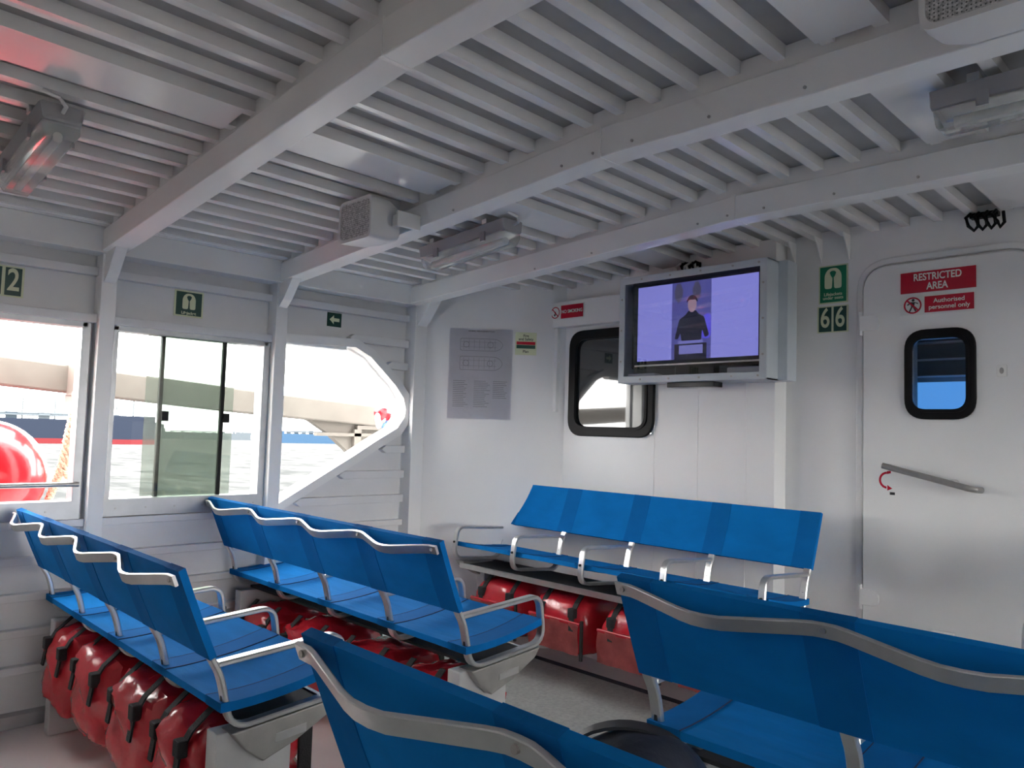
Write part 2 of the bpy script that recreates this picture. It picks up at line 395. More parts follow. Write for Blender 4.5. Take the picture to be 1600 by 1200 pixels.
w3 = tag(b.obj('window_3', 'white'), kind='structure')

# ---- forward walls
cA = Vector((-3.6, 2.69, 0)); cB = Vector((-3.013, 3.36, 0)); cd = (cB-cA).normalized(); cn = Vector((cd.y, -cd.x, 0))
b = B(); b.prism([cA-cd*.06, cB+cd*.06, cB+cd*.06-cn*.04, cA-cd*.06-cn*.04], (0, 0, 2.13)); tag(b.obj('wall_corner', 'wallw'), kind='structure')
b = B()
GW = (-2.945, -2.40, 1.235, 1.79)
for x0, x1, z0, z1 in ((-3.02, GW[0], 0, 2.16), (GW[0], GW[1], 0, GW[2]), (GW[0], GW[1], GW[3], 2.16), (GW[1], -1.713, 0, 2.16)):
    b.box(x0, x1, F1, F2+.03, z0, z1)
DX0, DX1, DZ0, DZ1 = -1.346, -.70, .16, 1.985
DW = (-1.145, -.935, 1.36, 1.66)
b.box(-1.713, DW[0], F2, F2+.03, 0, 2.3); b.box(DW[1], 3.66, F2, F2+.03, 0, 2.3)
b.box(DW[0], DW[1], F2, F2+.03, 0, DW[2]); b.box(DW[0], DW[1], F2, F2+.03, DW[3], 2.3)
wf = tag(b.obj('wall_front', 'wallw'), kind='structure')
b = B(); b.box(-3.10, -1.72, 3.30, F1, 1.835, 1.985); b.obj('header_box', 'wallw', wf, bevel=.006)
b = B(); b.prism([Vector((-3.10, 3.31, 1.835)), Vector((-3.035, 3.31, 1.835)), Vector((-3.035, 3.31, 1.345)), Vector((-3.135, 3.31, 1.345))], (0, .05, 0)); b.obj('corner_post', 'wallw', wf, bevel=.004)
for x in (-2.38, -2.12, -1.858): 
    b = B(); b.box(x-.003, x+.003, F1-.003, F1, .05, 1.83); b.obj('weld_seam', 'wallw', wf)
for x in (-1.688, -1.561, -1.434):
    b = B(); b.prism([Vector((x+.014, F2, 2.15)), Vector((x+.014, F2-.075, 2.15)), Vector((x+.014, F2, 2.04))], (.006, 0, 0)); b.obj('gusset', 'wallw', wf)
# window 4, black gasket with dark glass
w4 = tag(empty('window_4', (-2.67, F1, 1.2)), kind='structure')
fr = Face((-2.672, F1, 1.512), (1, 0, 0), (0, 0, 1))
def xz(F, pts, d): return [F.p(p[0], p[1], d) for p in pts]
b = B(); b.ring(xz(fr, rrect(.595, .60, .10, 8), .0), xz(fr, rrect(.495, .50, .075, 8), .0), fr.n*.02); keep(b.obj('gasket', 'black', bevel=.006), w4)
b = B(); b.ring(xz(fr, rrect(.515, .52, .08, 8), .02), xz(fr, rrect(.487, .492, .07, 8), .02), fr.n*.006); keep(b.obj('gasket_lip', 'black'), w4)
b = B(); fr.plate(b, rrect(.51, .515, .078, 8), -.004, .004); keep(b.obj('pane', 'darkglass'), w4)
# unseen right wall and rest of cabin; openings sized to light the seats
b = B(); wall_grid(b, 3.63, 3.66, YB, 3.5, 0, 2.1, ((.30, 1.75, .70, 1.9), (1.95, 3.2, .70, 1.9)))
wr = tag(b.obj('unseen_wall_right', 'side'), kind='structure')
b = B(); b.box(3.52, 3.63, YB, 3.47, 1.925, 2.035); b.obj('girder', 'white', wr)  # part of the unseen right wall
for y in (-1.42, -.62, .2, 1.80, 3.25):
    b = B(); b.box(3.545, 3.632, y, y+.062, 0, 1.93); b.obj('post', 'white', wr)  # part of the unseen right wall

b = B(); b.box(-3.66, 3.66, YB-.03, YB, 0, 2.3)  # unseen wall, left solid to keep the bench backs dark
tag(b.obj('unseen_wall_back', 'side'), kind='structure')

# ---- door
d1 = tag(empty('door_1', ((DX0+DX1)/2, F2, DZ0)), kind='structure')
DC = Face(((DX0+DX1)/2, F2, (DZ0+DZ1)/2), (1, 0, 0), (0, 0, 1))   # normal is -y
DWc = ((DW[0]+DW[1])/2-DC.o.x, (DW[2]+DW[3])/2-DC.o.z)
dw_, dh_ = DX1-DX0, DZ1-DZ0
outer = rrect(dw_, dh_, .11, 8)
hole = [(p[0]+DWc[0], p[1]+DWc[1]) for p in rrect(DW[1]-DW[0], DW[3]-DW[2], .045, 8)]
b = B(); b.ring(xz(DC, outer, .0), xz(DC, hole, .0), DC.n*.03); keep(b.obj('door_leaf', 'wallw', bevel=.005), d1)
b = B(); b.ring(xz(DC, rrect(dw_+.075, dh_+.075, .15, 8), 0), xz(DC, rrect(dw_+.018, dh_+.018, .12, 8), 0), DC.n*.014); keep(b.obj('door_frame', 'wallw', bevel=.006), d1)
fd = Face((DC.o.x+DWc[0], F2-.03, DC.o.z+DWc[1]), (1, 0, 0), (0, 0, 1))
b = B(); b.ring(xz(fd, rrect(.268, .372, .085, 8), 0), xz(fd, rrect(.205, .295, .055, 8), 0), fd.n*.016); keep(b.obj('window_gasket', 'black', bevel=.006), d1)
b = B(); b.ring(xz(fd, rrect(.222, .316, .06, 8), .016), xz(fd, rrect(.199, .289, .052, 8), .016), fd.n*.007); keep(b.obj('gasket_lip', 'black'), d1)
b = B(); fd.plate(b, rrect(.21, .30, .05, 8), -.008, -.004); keep(b.obj('pane', 'clear'), d1)
for z, x in ((1.74, -1.352), (.565, -1.352)):
    b = B(); fh = Face((x, F2-.03, z), (1, 0, 0), (0, 0, 1)); fh.plate(b, rounded([(0, -.033), (.075, -.033), (.075, .033), (0, .033)], [0, .03, .03, 0], 5), 0, .012)
    b.cyl((x-.002, F2-.034, z), (0, 0, 1), .009, .105, 10); keep(b.obj('hinge', 'wallw', bevel=.002), d1)
b = B(); b.tube([(-1.245, F2-.085, 1.128), (-1.20, F2-.085, 1.118), (-.99, F2-.085, 1.071), (-.925, F2-.083, 1.056), (-.905, F2-.07, 1.052), (-.895, F2-.03, 1.05)], .0125, 12)
keep(b.obj('handle', 'steel', smooth=True), d1)
b = B(); b.cyl((-.985, F2-.055, 1.072), (0, 1, 0), .014, .06, 12); keep(b.obj('handle_spindle', 'alu', smooth=True), d1)
b = B(); fk = Face((-.82, F2-.03, 1.515), (1, 0, 0), (0, 0, 1)); fk.plate(b, rrect(.034, .048, .006), 0, .006); keep(b.obj('lock_plate', 'signwhite', bevel=.001), d1)
b = B(); fk.plate(b, [(p[0]*.6, p[1]) for p in circ(0, 0, .012)], .006, .008); keep(b.obj('keyhole', 'steel'), d1)
arc = [math.radians(a) for a in range(95, 271, 12)]
b = B(); fa = Face((-1.245, F2-.03, 1.066), (1, 0, 0), (0, 0, 1))
fa.plate(b, [(.036*math.cos(a)*.95, .036*math.sin(a)) for a in arc]+[(.027*math.cos(a)*.95, .027*math.sin(a)) for a in arc[::-1]], 0, .001)
fa.plate(b, [(0, -.043), (0, -.020), (.02, -.034)], 0, .001); fa.plate(b, [(-.002, .026), (-.002, .038), (.014, .040), (.014, .030)], 0, .001)
keep(b.obj('turn_arrow', 'signred'), d1)
b = B(); fa.plate(b, rect(.010, -.060, .030, -.049), 0, .001); keep(b.obj('arrow_mark', 'ink'), d1)
b = B(); b.box(-1.07, -.99, F2-.052, F2-.03, .40, .485, .004); b.box(-1.045, -1.015, F2-.064, F2-.052, .40, .47, .004); keep(b.obj('foot_latch', 'wallw'), d1)
# wheelhouse passage behind the door pane, with stand-ins for its reflections
b = B(); b.box(-1.5, -.6, 4.25, 4.28, .9, 2.2); b.box(-1.5, -1.47, F2+.03, 4.28, .9, 2.2); b.box(-.62, -.6, F2+.03, 4.28, .9, 2.2); b.box(-1.5, -.6, F2+.03, 4.28, 2.17, 2.2); b.box(-1.5, -.6, F2+.03, 4.28, .87, .9)
ps = tag(b.obj('wall_passage', 'backing'), kind='structure')
for i in range(9):
    b = B(); b.box(-1.46, -.63, 4.19, 4.245, 1.56+.085*i, 1.566+.085*i); b.obj('rib_reflection', 'white', ps)  # slats added to imitate the ceiling ribs mirrored in the pane
b = B(); b.box(-1.362, -.80, 4.15, 4.16, 1.12, 1.53); tag(b.obj('window_7', 'bluereflect'), kind='structure')  # glowing sheet added as the pane's blue reflection, no real window

# ================================================================== BENCHES
def bench(label, x0, n, pitch, yt, T, d=1, rail=True, ends=(0, 1), ped_at=None, group='blue sling benches in the cabin'):
    """x0: left end, yt/T: back top edge, d=+1 seat towards +y, -1 seat towards -y"""
    L = n*pitch; root = empty('bench', (x0+L/2, yt+d*.25, 0)); tag(root, label, 'bench', group)
    P = lambda x, u, z: Vector((x, yt+d*u, T+z))
    def add(b, name, m, parent=root, **k):
        o = b.obj(name, m, None, **k); keep(o, root) if parent is root else None
        if parent is not root: o.parent = parent
        return o
    # back sling
    def slab(xs, prof, th, sag=None):
        b = B(); R = []
        for x in xs:
            up_, dn = [], []
            for k, (u, z) in enumerate(prof):
                a = prof[max(k-1, 0)]; c = prof[min(k+1, len(prof)-1)]
                t = Vector((c[0]-a[0], c[1]-a[1])).normalized(); nn = Vector((-t.y, t.x))
                s_ = sag(x, k/(len(prof)-1)) if sag else 0
                up_.append(b.bm.verts.new(P(x, u+nn.x*(th/2)+nn.x*s_, z+nn.y*(th/2)+nn.y*s_)))
                dn.append(b.bm.verts.new(P(x, u-nn.x*(th/2)+nn.x*s_, z-nn.y*(th/2)+nn.y*s_)))
            R.append(up_+dn[::-1])
        m_ = len(R[0])
        for r0, r1 in zip(R, R[1:]):
            for k in range(m_): b.bm.faces.new((r0[k], r0[(k+1) % m_], r1[(k+1) % m_], r1[k]))
        b.bm.faces.new(R[0]); b.bm.faces.new(R[-1][::-1]); return b
    e = .018
    xs = [x0-e+(L+2*e)*i/(n*8) for i in range(n*8+1)]
    def bsag(x, v):
        t = ((x-x0)/pitch) % 1.0
        return -.010*math.sin(math.pi*t)*math.sin(math.pi*min(1, v*1.0+.0))
    bprof = [(.0+.09*k/6, -.226*k/6) for k in range(7)]
    back = add(slab(xs, bprof, .015, bsag), 'back_sling', 'blue', smooth=True)
    seatp = [(.115+.345*k/8, -.352+.042*(k/8)**1.6) for k in range(9)]
    ssag = lambda x, v: -.005*math.sin(math.pi*v)+.003*math.sin(math.pi*2*((x-x0)/pitch))*math.sin(math.pi*v)
    seat = add(slab(xs, seatp, .020, ssag), 'seat_sling', 'blue', smooth=True)
    for i in range(n+1):
        xc = x0+i*pitch
        xa, xb = (xc-e-.001, xc+.07) if i == 0 else ((xc-.07, xc+e+.001) if i == n else (xc-.05, xc+.05))
        bx = [xa+(xb-xa)*k/4 for k in range(5)]
        keep(slab(bx, bprof, .0185, bsag).obj('seam_band', 'blueband', None, smooth=True), root).parent = back
        back.children[-1].matrix_parent_inverse = Matrix()
        o = slab(bx, seatp, .0235, ssag).obj('seam_band', 'blueband', back, smooth=True) if False else slab(bx, seatp, .0235, ssag).obj('seam_band', 'blueband', None, smooth=True)
        o.parent = seat
        for xe in ((xb,) if i == 0 else (xa,) if i == n else (xa, xb)):
            o = slab([xe-.0012, xe+.0012], seatp, .025, ssag).obj('stitch_line', 'thread', None); o.parent = seat
    # side frames: flat aluminium loops
    loop = [(.084, -.212), (.094, -.236), (.118, -.275), (.148, -.415), (.485, -.385), (.462, -.222), (.108, -.246)]
    pts = rounded([(p[0], p[1]) for p in loop], [0, .02, .05, .055, .06, .045, 0], 6)
    for i in range(n+1):
        xc = x0+i*pitch; b = B(); path = []; frm = []
        for k, p in enumerate(pts):
            a = pts[max(k-1, 0)]; c = pts[min(k+1, len(pts)-1)]; t = (Vector(c)-Vector(a)).normalized()
            path.append(P(xc, p[0], p[1])); frm.append((Vector((1, 0, 0)), Vector((0, d*-t.y, t.x))))
        wd, th = .0155, .007
        b.sweep(path, frm, [(-wd, -th*.5), (-wd*.8, -th), (wd*.8, -th), (wd, -th*.5), (wd, th*.5), (wd*.8, th), (-wd*.8, th), (-wd, th*.5)])
        sf = add(b, 'side_frame', 'alu', smooth=True)
        b = B(); b.box(xc-.004, xc+.004, yt+d*.128-.006, yt+d*.128+.006, T-.36, T-.315); o = b.obj('frame_slot', 'ink', None); o.parent = sf
        b = B(); b.cyl(P(xc, .478, -.30), (0, 1, 0), .006, .016, 10); o = b.obj('bolt', 'ink', None); o.parent = sf
    # wavy grab rail along the back top
    if rail:
        path = []
        for i in range(n):
            path += [(x0+(i+t)*pitch, o_) for t, o_ in ((0, 0), (.05, .001), (.10, .006), (.38, .042), (.45, .048), (.52, .049), (.59, .046), (.90, .006), (.95, .001))]
        path.append((x0+L, 0)); path[0] = (x0-.014, 0); path[-1] = (x0+L+.014, 0)
        b = B(); pp = []; frm = []; zax = Vector((0, d*-.37, .93)); bw = lambda o_: (-.013-.93*o_, -.026-.37*o_)
        for k, (x, o_) in enumerate(path):
            a = path[max(k-1, 0)]; c = path[min(k+1, len(path)-1)]
            t = (P(c[0], *bw(c[1]))-P(a[0], *bw(a[1]))).normalized()
            pp.append(P(x, *bw(o_))); frm.append((zax, zax.cross(t).normalized()))
        b.sweep(pp, frm, [(-.0145, -.003), (-.013, -.0045), (.013, -.0045), (.0145, -.003), (.0145, .003), (.013, .0045), (-.013, .0045), (-.0145, .003)])
        gr = add(b, 'grab_rail', 'alu', smooth=True)
        for i in range(n+1):
            b = B(); b.cyl(P(x0+i*pitch-(.006 if i == n else -.006 if i == 0 else 0), -.018, -.026), (0, 1, 0), .0055, .009, 10); o = b.obj('bolt', 'steel', None); o.parent = gr
    # tray under the seat, pedestals, end brackets
    b = B(); b.box(x0+.03, x0+L-.03, min(yt+d*.2, yt+d*.455), max(yt+d*.2, yt+d*.455), T-.428, T-.418); tr = add(b, 'tray', 'blackmat')
    for u in (.452,):
        b = B(); b.box(x0+.02, x0+L-.02, yt+d*u-.004, yt+d*u+.008, T-.438, T-.412); o = b.obj('tray_edge', 'alu', None); o.parent = tr
    for xp in (ped_at or (x0+.06, x0+L-.05)):
        b = B(); b.box(xp-.03, xp+.03, min(yt+d*.125, yt+d*.335), max(yt+d*.125, yt+d*.335), 0, T-.43); add(b, 'pedestal', 'ped', bevel=.004)
    for k in ends:
        xe = x0+L-.055 if k else x0-.012
        b = B(); b.prism([P(xe, .15, -.425), P(xe, .465, -.398), P(xe, .44, -.43), P(xe, .33, -.485), P(xe, .24, -.515), P(xe, .19, -.475)], (.067, 0, 0))
        br = add(b, 'end_bracket', 'steel', bevel=.004)
        xs_ = xe+.067 if k else xe-.0015
        b = B(); b.prism([P(xs_, .27, -.452), P(xs_, .36, -.444), P(xs_, .36, -.466), P(xs_, .27, -.474)], (.0015, 0, 0)); o = b.obj('maker_plate', 'alu', None); o.parent = br
    return root

R1 = dict(x0=-3.50, pitch=.395, yt=.76, T=.866); R2 = dict(x0=-3.56, pitch=.417, yt=1.54, T=.878)
FR = dict(x0=-3.247, pitch=.448, yt=3.24, T=.92)
bench('blue four-seat bench with wavy grab rail, beside the window with the red buoy', R1['x0'], 4, R1['pitch'], R1['yt'], R1['T'], ends=(1,))
bench('blue four-seat bench with wavy grab rail, beside the sliding window', R2['x0'], 4, R2['pitch'], R2['yt'], R2['T'], ends=(1,))
bench('blue bench with the dark backpack on its seat', -1.05, 4, .455, .62, .911, ends=(0,))
bench('blue bench with grab rail directly in front of the door', -1.06, 4, .451, 1.40, .911, ends=(0,))
bench('blue four-seat bench against the front wall below the television', FR['x0'], 4, FR['pitch'], FR['yt'], FR['T'], d=-1, rail=False, ends=(0,))
bench('silver-framed blue bench against the front wall on the far side of the door', -.60, 4, .448, 3.24, .92, d=-1, rail=False, ends=(0,))

# ================================================================== LIFEJACKET BAGS
def bag(label, group, x0, x1, y0, y1, z0, z1, seed, front=0, edge=False):
    """soft red bag hung by black straps; front=-1 puts the clear pocket on the -y side"""
    rnd = random.Random(seed); root = empty('lifejacket_bag', ((x0+x1)/2, (y0+y1)/2, z0)); tag(root, label, 'bag', group)
    b = B(); nx, ny, nz = 12, 12, 10
    ph = [rnd.uniform(0, 6) for _ in range(8)]
    bmesh.ops.create_cube(b.bm, size=2); bmesh.ops.subdivide_edges(b.bm, edges=b.bm.edges[:], cuts=11, use_grid_fill=True)
    for v in b.bm.verts:
        x, y, z = v.co; n_ = Vector((x, y, z))
        pw = 4.0; s_ = (abs(x)**pw+abs(y)**pw+abs(z)**pw)**(-1/pw); n_ *= s_
        w_ = .05*math.sin(5*n_.x+ph[0]+2*n_.z)*math.sin(4*n_.y+ph[1])+.045*math.sin(7*n_.z+ph[2]+3*n_.x)+.03*math.sin(11*n_.x+ph[3])*math.sin(9*n_.z+ph[4])+.03*math.sin(15*n_.y+ph[5]+6*n_.z+4*n_.x)+.022*abs(math.sin(9*n_.x+7*n_.z+ph[6]))+.018*math.sin(21*n_.x-13*n_.z+ph[7])
        n_ *= 1+w_*(1.0 if not front else .35)
        n_.z += (.10*math.cos(1.5*n_.x)*math.cos(1.5*n_.y) if z > 0 else 0)
        v.co = ((x0+x1)/2+n_.x*(x1-x0)/2, (y0+y1)/2+n_.y*(y1-y0)/2, (z0+z1)/2+n_.z*(z1-z0)/2)
    keep(b.obj('bag_body', 'red', smooth=True), root)
    yc = (y0+y1)/2
    if front:
        yf = y0 if front < 0 else y1; s = front
        b = B(); n = 10; R = []
        for i in range(n+1):
            R.append([b.bm.verts.new((x0+.025+(x1-x0-.05)*i/n, yf+s*(.012+.005*math.sin(i*1.7+k+ph[6])), z0+.03+(z1-z0)*.52*k/6)) for k in range(7)])
        for r0, r1 in zip(R, R[1:]):
            for k in range(6): b.bm.faces.new((r0[k], r1[k], r1[k+1], r0[k+1]))
        bmesh.ops.solidify(b.bm, geom=b.bm.faces[:], thickness=.003)
        keep(b.obj('clear_pocket', 'pocket', smooth=True), root)
        b = B(); b.box(x0+.02, x1-.02, yf-s*.006, yf+s*.012, z0+(z1-z0)*.60, z0+(z1-z0)*.66, .004); keep(b.obj('flap_hem', 'red'), root)
        b = B(); b.box(x1-.016, x1-.004, yf+s*.0, yf+s*.012, z0+.01, z1-.08); keep(b.obj('edge_piping', 'webbing'), root)
    elif edge:
        b = B(); b.box(x1-.02, x1-.008, y1-.03, y1+.012, z0+.02, z1-.04, .003); keep(b.obj('edge_piping', 'webbing'), root)
    for fx in (.22, .80):
        xs_ = x0+(x1-x0)*fx+rnd.uniform(-.015, .015)
        for ys_, sgn in ((y0, -1), (y1, 1)):
            yq = ys_+sgn*.006; b = B()
            path = [(xs_, ys_-sgn*.085, z1+.03), (xs_+.004, ys_-sgn*.030, z1-.015), (xs_-.004, ys_-sgn*.002, z1-.07), (xs_+.008, ys_+sgn*.012, z1-.135)]
            fr_ = [(Vector((1, 0, 0)), Vector((0, sgn, 0)))]*4
            b.sweep([Vector(p) for p in path], fr_, [(-.014, -.003), (.014, -.003), (.014, .003), (-.014, .003)]); st = keep(b.obj('strap', 'webbing'), root)
            b = B(); b.box(xs_-.02, xs_+.02, ys_-sgn*.018, ys_+sgn*.010, z1-.080, z1-.035, .005); o = b.obj('buckle', 'webbing', None); o.parent = st; 
            o.matrix_parent_inverse = Matrix.Translation(root.location).inverted() if False else Matrix()
            st.matrix_parent_inverse = Matrix(); st.location = -root.location
    return root
WHICH = ('hanging next to the side wall', 'hanging second from the side wall', 'hanging second from the aisle pedestal', 'hanging beside the aisle pedestal')
for k in range(4):
    p = R1; xa = p['x0']+k*p['pitch']
    bag('red lifejacket bag under the buoy window bench, '+WHICH[k], 'bags under the bench by the buoy window', xa+(.01 if k else .06), xa+p['pitch']-.025-(.09 if k == 3 else 0), p['yt']+.09, p['yt']+.45, p['T']-.745, p['T']-.44, 11+k, edge=(k == 3))
for k in range(4):
    p = R2; xa = p['x0']+k*p['pitch']
    bag('red lifejacket bag under the sliding window bench, '+WHICH[k], 'bags under the bench by the sliding window', xa+(.01 if k else .06), xa+p['pitch']-.025-(.09 if k == 3 else 0), p['yt']+.11, p['yt']+.45, p['T']-.77, p['T']-.50, 31+k)
for k in range(4):
    p = FR; xa = p['x0']+.10+k*p['pitch']*.96
    bag('red lifejacket bag with clear pocket under the television bench, '+('next to the corner wall', 'second from the corner wall', 'third from the corner wall', 'at the door end')[k], 'bags under the front wall bench', xa+.012, xa+p['pitch']*.96-.05, p['yt']-.46, p['yt']-.08, p['T']-.745, p['T']-.475, 51+k, front=-1)

# ================================================================== SIGNS
UP = Vector((0, 0, 1)); FY = Vector((1, 0, 0)); LR = Vector((0, 1, 0))    # front wall right, left wall right
def sign(name, label, F, w_, h_, m, th=.003, r=.0, cat='sign', group=None):
    b = B(); F.plate(b, rrect(w_, h_, r, 4) if r else rect(-w_/2, -h_/2, w_/2, h_/2), 0, th)
    o = b.obj(name, m); tag(o, label, cat, group); return o
def T_(F, parent, s, size, m, u, v, d=.0036, sx=1.0, bold=0.0, name='lettering'):
    return text_mesh(name, s, size, m, F.p(u, v, d), F.r, F.u, F.n, parent, sx, bold)
def vest(F, parent, u, v, s, m, hole, d=.0038):
    pts = rounded([(-.42, -.5), (-.06, -.5), (-.03, .08), (.03, .08), (.06, -.5), (.42, -.5), (.42, .25), (.2, .52), (-.2, .52), (-.42, .25)], [.12, .1, 0, 0, .1, .12, .2, .15, .15, .2], 4)
    flat(F, 'vest_symbol', [(u+p[0]*s, v+p[1]*s) for p in pts], m, d, parent)
    flat(F, 'vest_neck', [(u+p[0]*s, v+p[1]*s) for p in rounded([(-.16, .30), (-.10, .14), (-.015, .02), (-.015, -.5), (.015, -.5), (.015, .02), (.10, .14), (.16, .30), (.08, .38), (-.08, .38)], [.03, .02, 0, 0, 0, 0, .02, .03, .05, .05], 3)], hole, d+.001, parent)
# door signs
F = Face((-1.048, F2-.031, 1.896), FY, UP); o = sign('restricted_sign', 'glossy red RESTRICTED AREA sign on the white door', F, .284, .088, 'signred')
T_(F, o, 'RESTRICTED', .042, 'signwhite', 0, .019, sx=.78, bold=.0008); T_(F, o, 'AREA', .042, 'signwhite', 0, -.021, sx=.78, bold=.0008)
F = Face((-1.05, F2-.031, 1.80), FY, UP); o = sign('authorised_sign', 'white and red sign reading Authorised personnel only on the door', F, .284, .082, 'signwhite')
flat(F, 'red_field', rect(-.046, -.034, .137, .033), 'signred', .0031, o)
T_(F, o, 'Authorised', .0255, 'signwhite', .046, .012, .0045, bold=.0003); T_(F, o, 'personnel only', .0255, 'signwhite', .046, -.014, .0045, bold=.0003)
b = B(); c0 = -.092
b.ring([F.p(*p, .0032) for p in circ(c0, 0, .035)], [F.p(*p, .0032) for p in circ(c0, 0, .029)], F.n*.001)
b.prism([F.p(c0+p[0], p[1], .0048) for p in ((-.024, .019), (-.019, .024), (.024, -.019), (.019, -.024))], F.n*.0006); b.obj('prohibition_ring', 'signred', o)
man = B(); F.plate(man, circ(c0+.002, .022, .006, 12), .0036, .0042)
for q in ([(-.007, .014), (.009, .014), (.006, -.006), (-.006, -.006)], [(-.006, -.006), (.0, -.006), (-.010, -.027), (-.016, -.027)], [(0, -.006), (.006, -.006), (.016, -.024), (.010, -.027)], [(-.007, .014), (-.004, .010), (-.020, .000), (-.022, .005)], [(.006, .014), (.009, .010), (.022, .004), (.021, .009)]):
    F.plate(man, [(c0+a, v) for a, v in q], .0036, .0042)
man.obj('walking_figure', 'ink', o)
# lifejackets under seats + 66 beside the door
F = Face((-1.49, F2-.001, 1.936), FY, UP); o = sign('lifejackets_sign', 'green Lifejackets under seats sign on the wall beside the door', F, .132, .176, 'cream')
flat(F, 'green_field', rect(-.060, -.082, .060, .082), 'green', .0031, o); vest(F, o, 0, .026, .092, 'cream', 'green', .0040)
T_(F, o, 'Lifejackets', .020, 'cream', 0, -.046, .0045, bold=.0003); T_(F, o, 'under seats', .020, 'cream', 0, -.063, .0045, bold=.0003)
F = Face((-1.492, F2-.001, 1.776), FY, UP); o = sign('number_sign', 'cream 66 number sign below the green lifejackets sign', F, .140, .122, 'cream')
for u in (-.034, .034):
    flat(F, 'digit_field', rect(u-.029, -.056, u+.029, .056), 'dkgreen', .0031, o); T_(F, o, '6', .125, 'cream', u, .003, .0045, sx=.72, bold=.002, name='digit')
# left wall signs (normal is +x): right vector is +y
def LF(y, z): return Face((-3.628, y, z), LR, UP)
F = LF(.675, 1.765); o = sign('number_sign', 'cream 12 number sign above the window with the red buoy', F, .145, .124, 'cream')
for u, s in ((-.035, '1'), (.035, '2')):
    flat(F, 'digit_field', rect(u-.029, -.056, u+.029, .056), 'dkgreen', .0031, o); T_(F, o, s, .125, 'cream', u, .003, .0045, sx=.72, bold=.002, name='digit')
F = LF(1.413, 1.772); o = sign('lifejacket_sign', 'dark green Lifejacket sign above the sliding window', F, .134, .122, 'cream')
flat(F, 'green_field', rect(-.059, -.054, .059, .054), 'dkgreen', .0031, o); vest(F, o, 0, .010, .072, 'cream', 'dkgreen', .0040); T_(F, o, 'Lifejacket', .018, 'cream', 0, -.044, .0045, bold=.0005)
F = LF(2.187, 1.793); o = sign('arrow_sign', 'small green sign with cream arrow above the shaped window', F, .086, .074, 'dkgreen')
flat(F, 'arrow', [(-.030, 0), (-.004, .024), (-.004, .009), (.030, .009), (.030, -.009), (-.004, -.009), (-.004, -.024)], 'cream', .0031, o)
# no smoking on the header box
F = Face((-2.955, 3.299, 1.922), FY, UP); o = sign('no_smoking_sign', 'white and red NO SMOKING sign left of the television', F, .256, .086, 'signwhite')
flat(F, 'red_field', rect(-.044, -.038, .124, .038), 'signred', .0031, o); T_(F, o, 'NO SMOKING', .027, 'signwhite', .040, 0, .0045, sx=.92, bold=.0003)
b = B(); c0 = -.088
b.ring([F.p(*p, .0032) for p in circ(c0, 0, .034)], [F.p(*p, .0032) for p in circ(c0, 0, .029)], F.n*.001)
b.prism([F.p(c0+p[0], p[1], .0050) for p in ((-.023, .019), (-.019, .023), (.023, -.019), (.019, -.023))], F.n*.0006); b.obj('prohibition_ring', 'signred', o)
b = B(); F.plate(b, [(c0-.006, -.012), (c0+.002, -.014), (c0+.004, .006), (c0-.003, .006)], .0036, .0042); F.plate(b, circ(c0-.004, -.014, .006, 10), .0036, .0042); b.obj('cigarette_symbol', 'ink', o)
# corner wall: fire plan poster and its sign
def CF(s, z): q = cA+cd*s; return Face((q.x+cn.x*.001, q.y+cn.y*.001, z), cd, UP)
F = CF(.397, 1.553); b = B(); nu, nv = 14, 18; Rw = []
for i in range(nu+1):
    Rw.append([b.bm.verts.new(F.p(-.183+.366*i/nu, -.262+.524*k/nv, .003+.0035*abs(math.sin(i*1.1+k*.6))*math.sin(k*.9+i*.35)**2)) for k in range(nv+1)])
for r0, r1 in zip(Rw, Rw[1:]):
    for k in range(nv): b.bm.faces.new((r0[k], r1[k], r1[k+1], r0[k+1]))
bmesh.ops.solidify(b.bm, geom=b.bm.faces[:], thickness=.001)
o = b.obj('plan_poster', 'paper', smooth=True); tag(o, 'crinkled laminated ship plan poster on the corner wall', 'poster')
T_(F, o, 'GENERAL ARRANGEMENT PLAN', .0105, 'ink', 0, .246, .0085); 
for vy, hh in ((.168, .036), (.06, .040)):
    b = B()
    ol = rounded([(-.12, -hh), (.10, -hh), (.135, 0), (.10, hh), (-.12, hh)], [.01, .03, .04, .03, .01], 4); il = [(p.x*.985, p.y*.94) for p in ol]
    b.ring([F.p(p.x, p.y+vy, .0085) for p in ol], [F.p(p[0], p[1]+vy, .0085) for p in il], F.n*.0005)
    for q in range(7): b.prism([F.p(-.10+q*.03+a, vy+c, .0085) for a, c in rect(0, -hh*.8, .0014, hh*.8)], F.n*.0005)
    for q in (-.4, .4): b.prism([F.p(a, vy+hh*q+c, .0085) for a, c in rect(-.115, 0, .09, .0014)], F.n*.0005)
    for q in (-.085, .055): b.ring([F.p(*p, .0085) for p in circ(q, vy, .018, 14)], [F.p(*p, .0085) for p in circ(q, vy, .0155, 14)], F.n*.0005)
    b.obj('ship_drawing', 'greyink', o)
b = B()
for cx_, n_ in ((-.155, 15), (-.035, 15), (.075, 10)):
    for q in range(n_):
        yv = -.045-q*.0105; b.prism([F.p(a, c, .0085) for a, c in rect(cx_, yv, cx_+random.uniform(.06, .095), yv+.0028)], F.n*.0005)
b.obj('legend_lines', 'greyink', o)
F = CF(.657, 1.737); o = sign('fire_plan_sign', 'cream Fire and Safety Plan sign beside the poster', F, .124, .132, 'cream')
T_(F, o, 'Fire', .021, 'ink', 0, .046, bold=.0003); T_(F, o, 'and Safety', .021, 'ink', 0, .026, bold=.0003); T_(F, o, 'Plan', .021, 'ink', 0, -.046, bold=.0003)
flat(F, 'red_stripe', rect(-.055, -.006, .055, .012), 'signred', .0031, o); flat(F, 'dark_stripe', rect(-.055, -.028, .055, -.008), 'dkgreen', .0031, o)

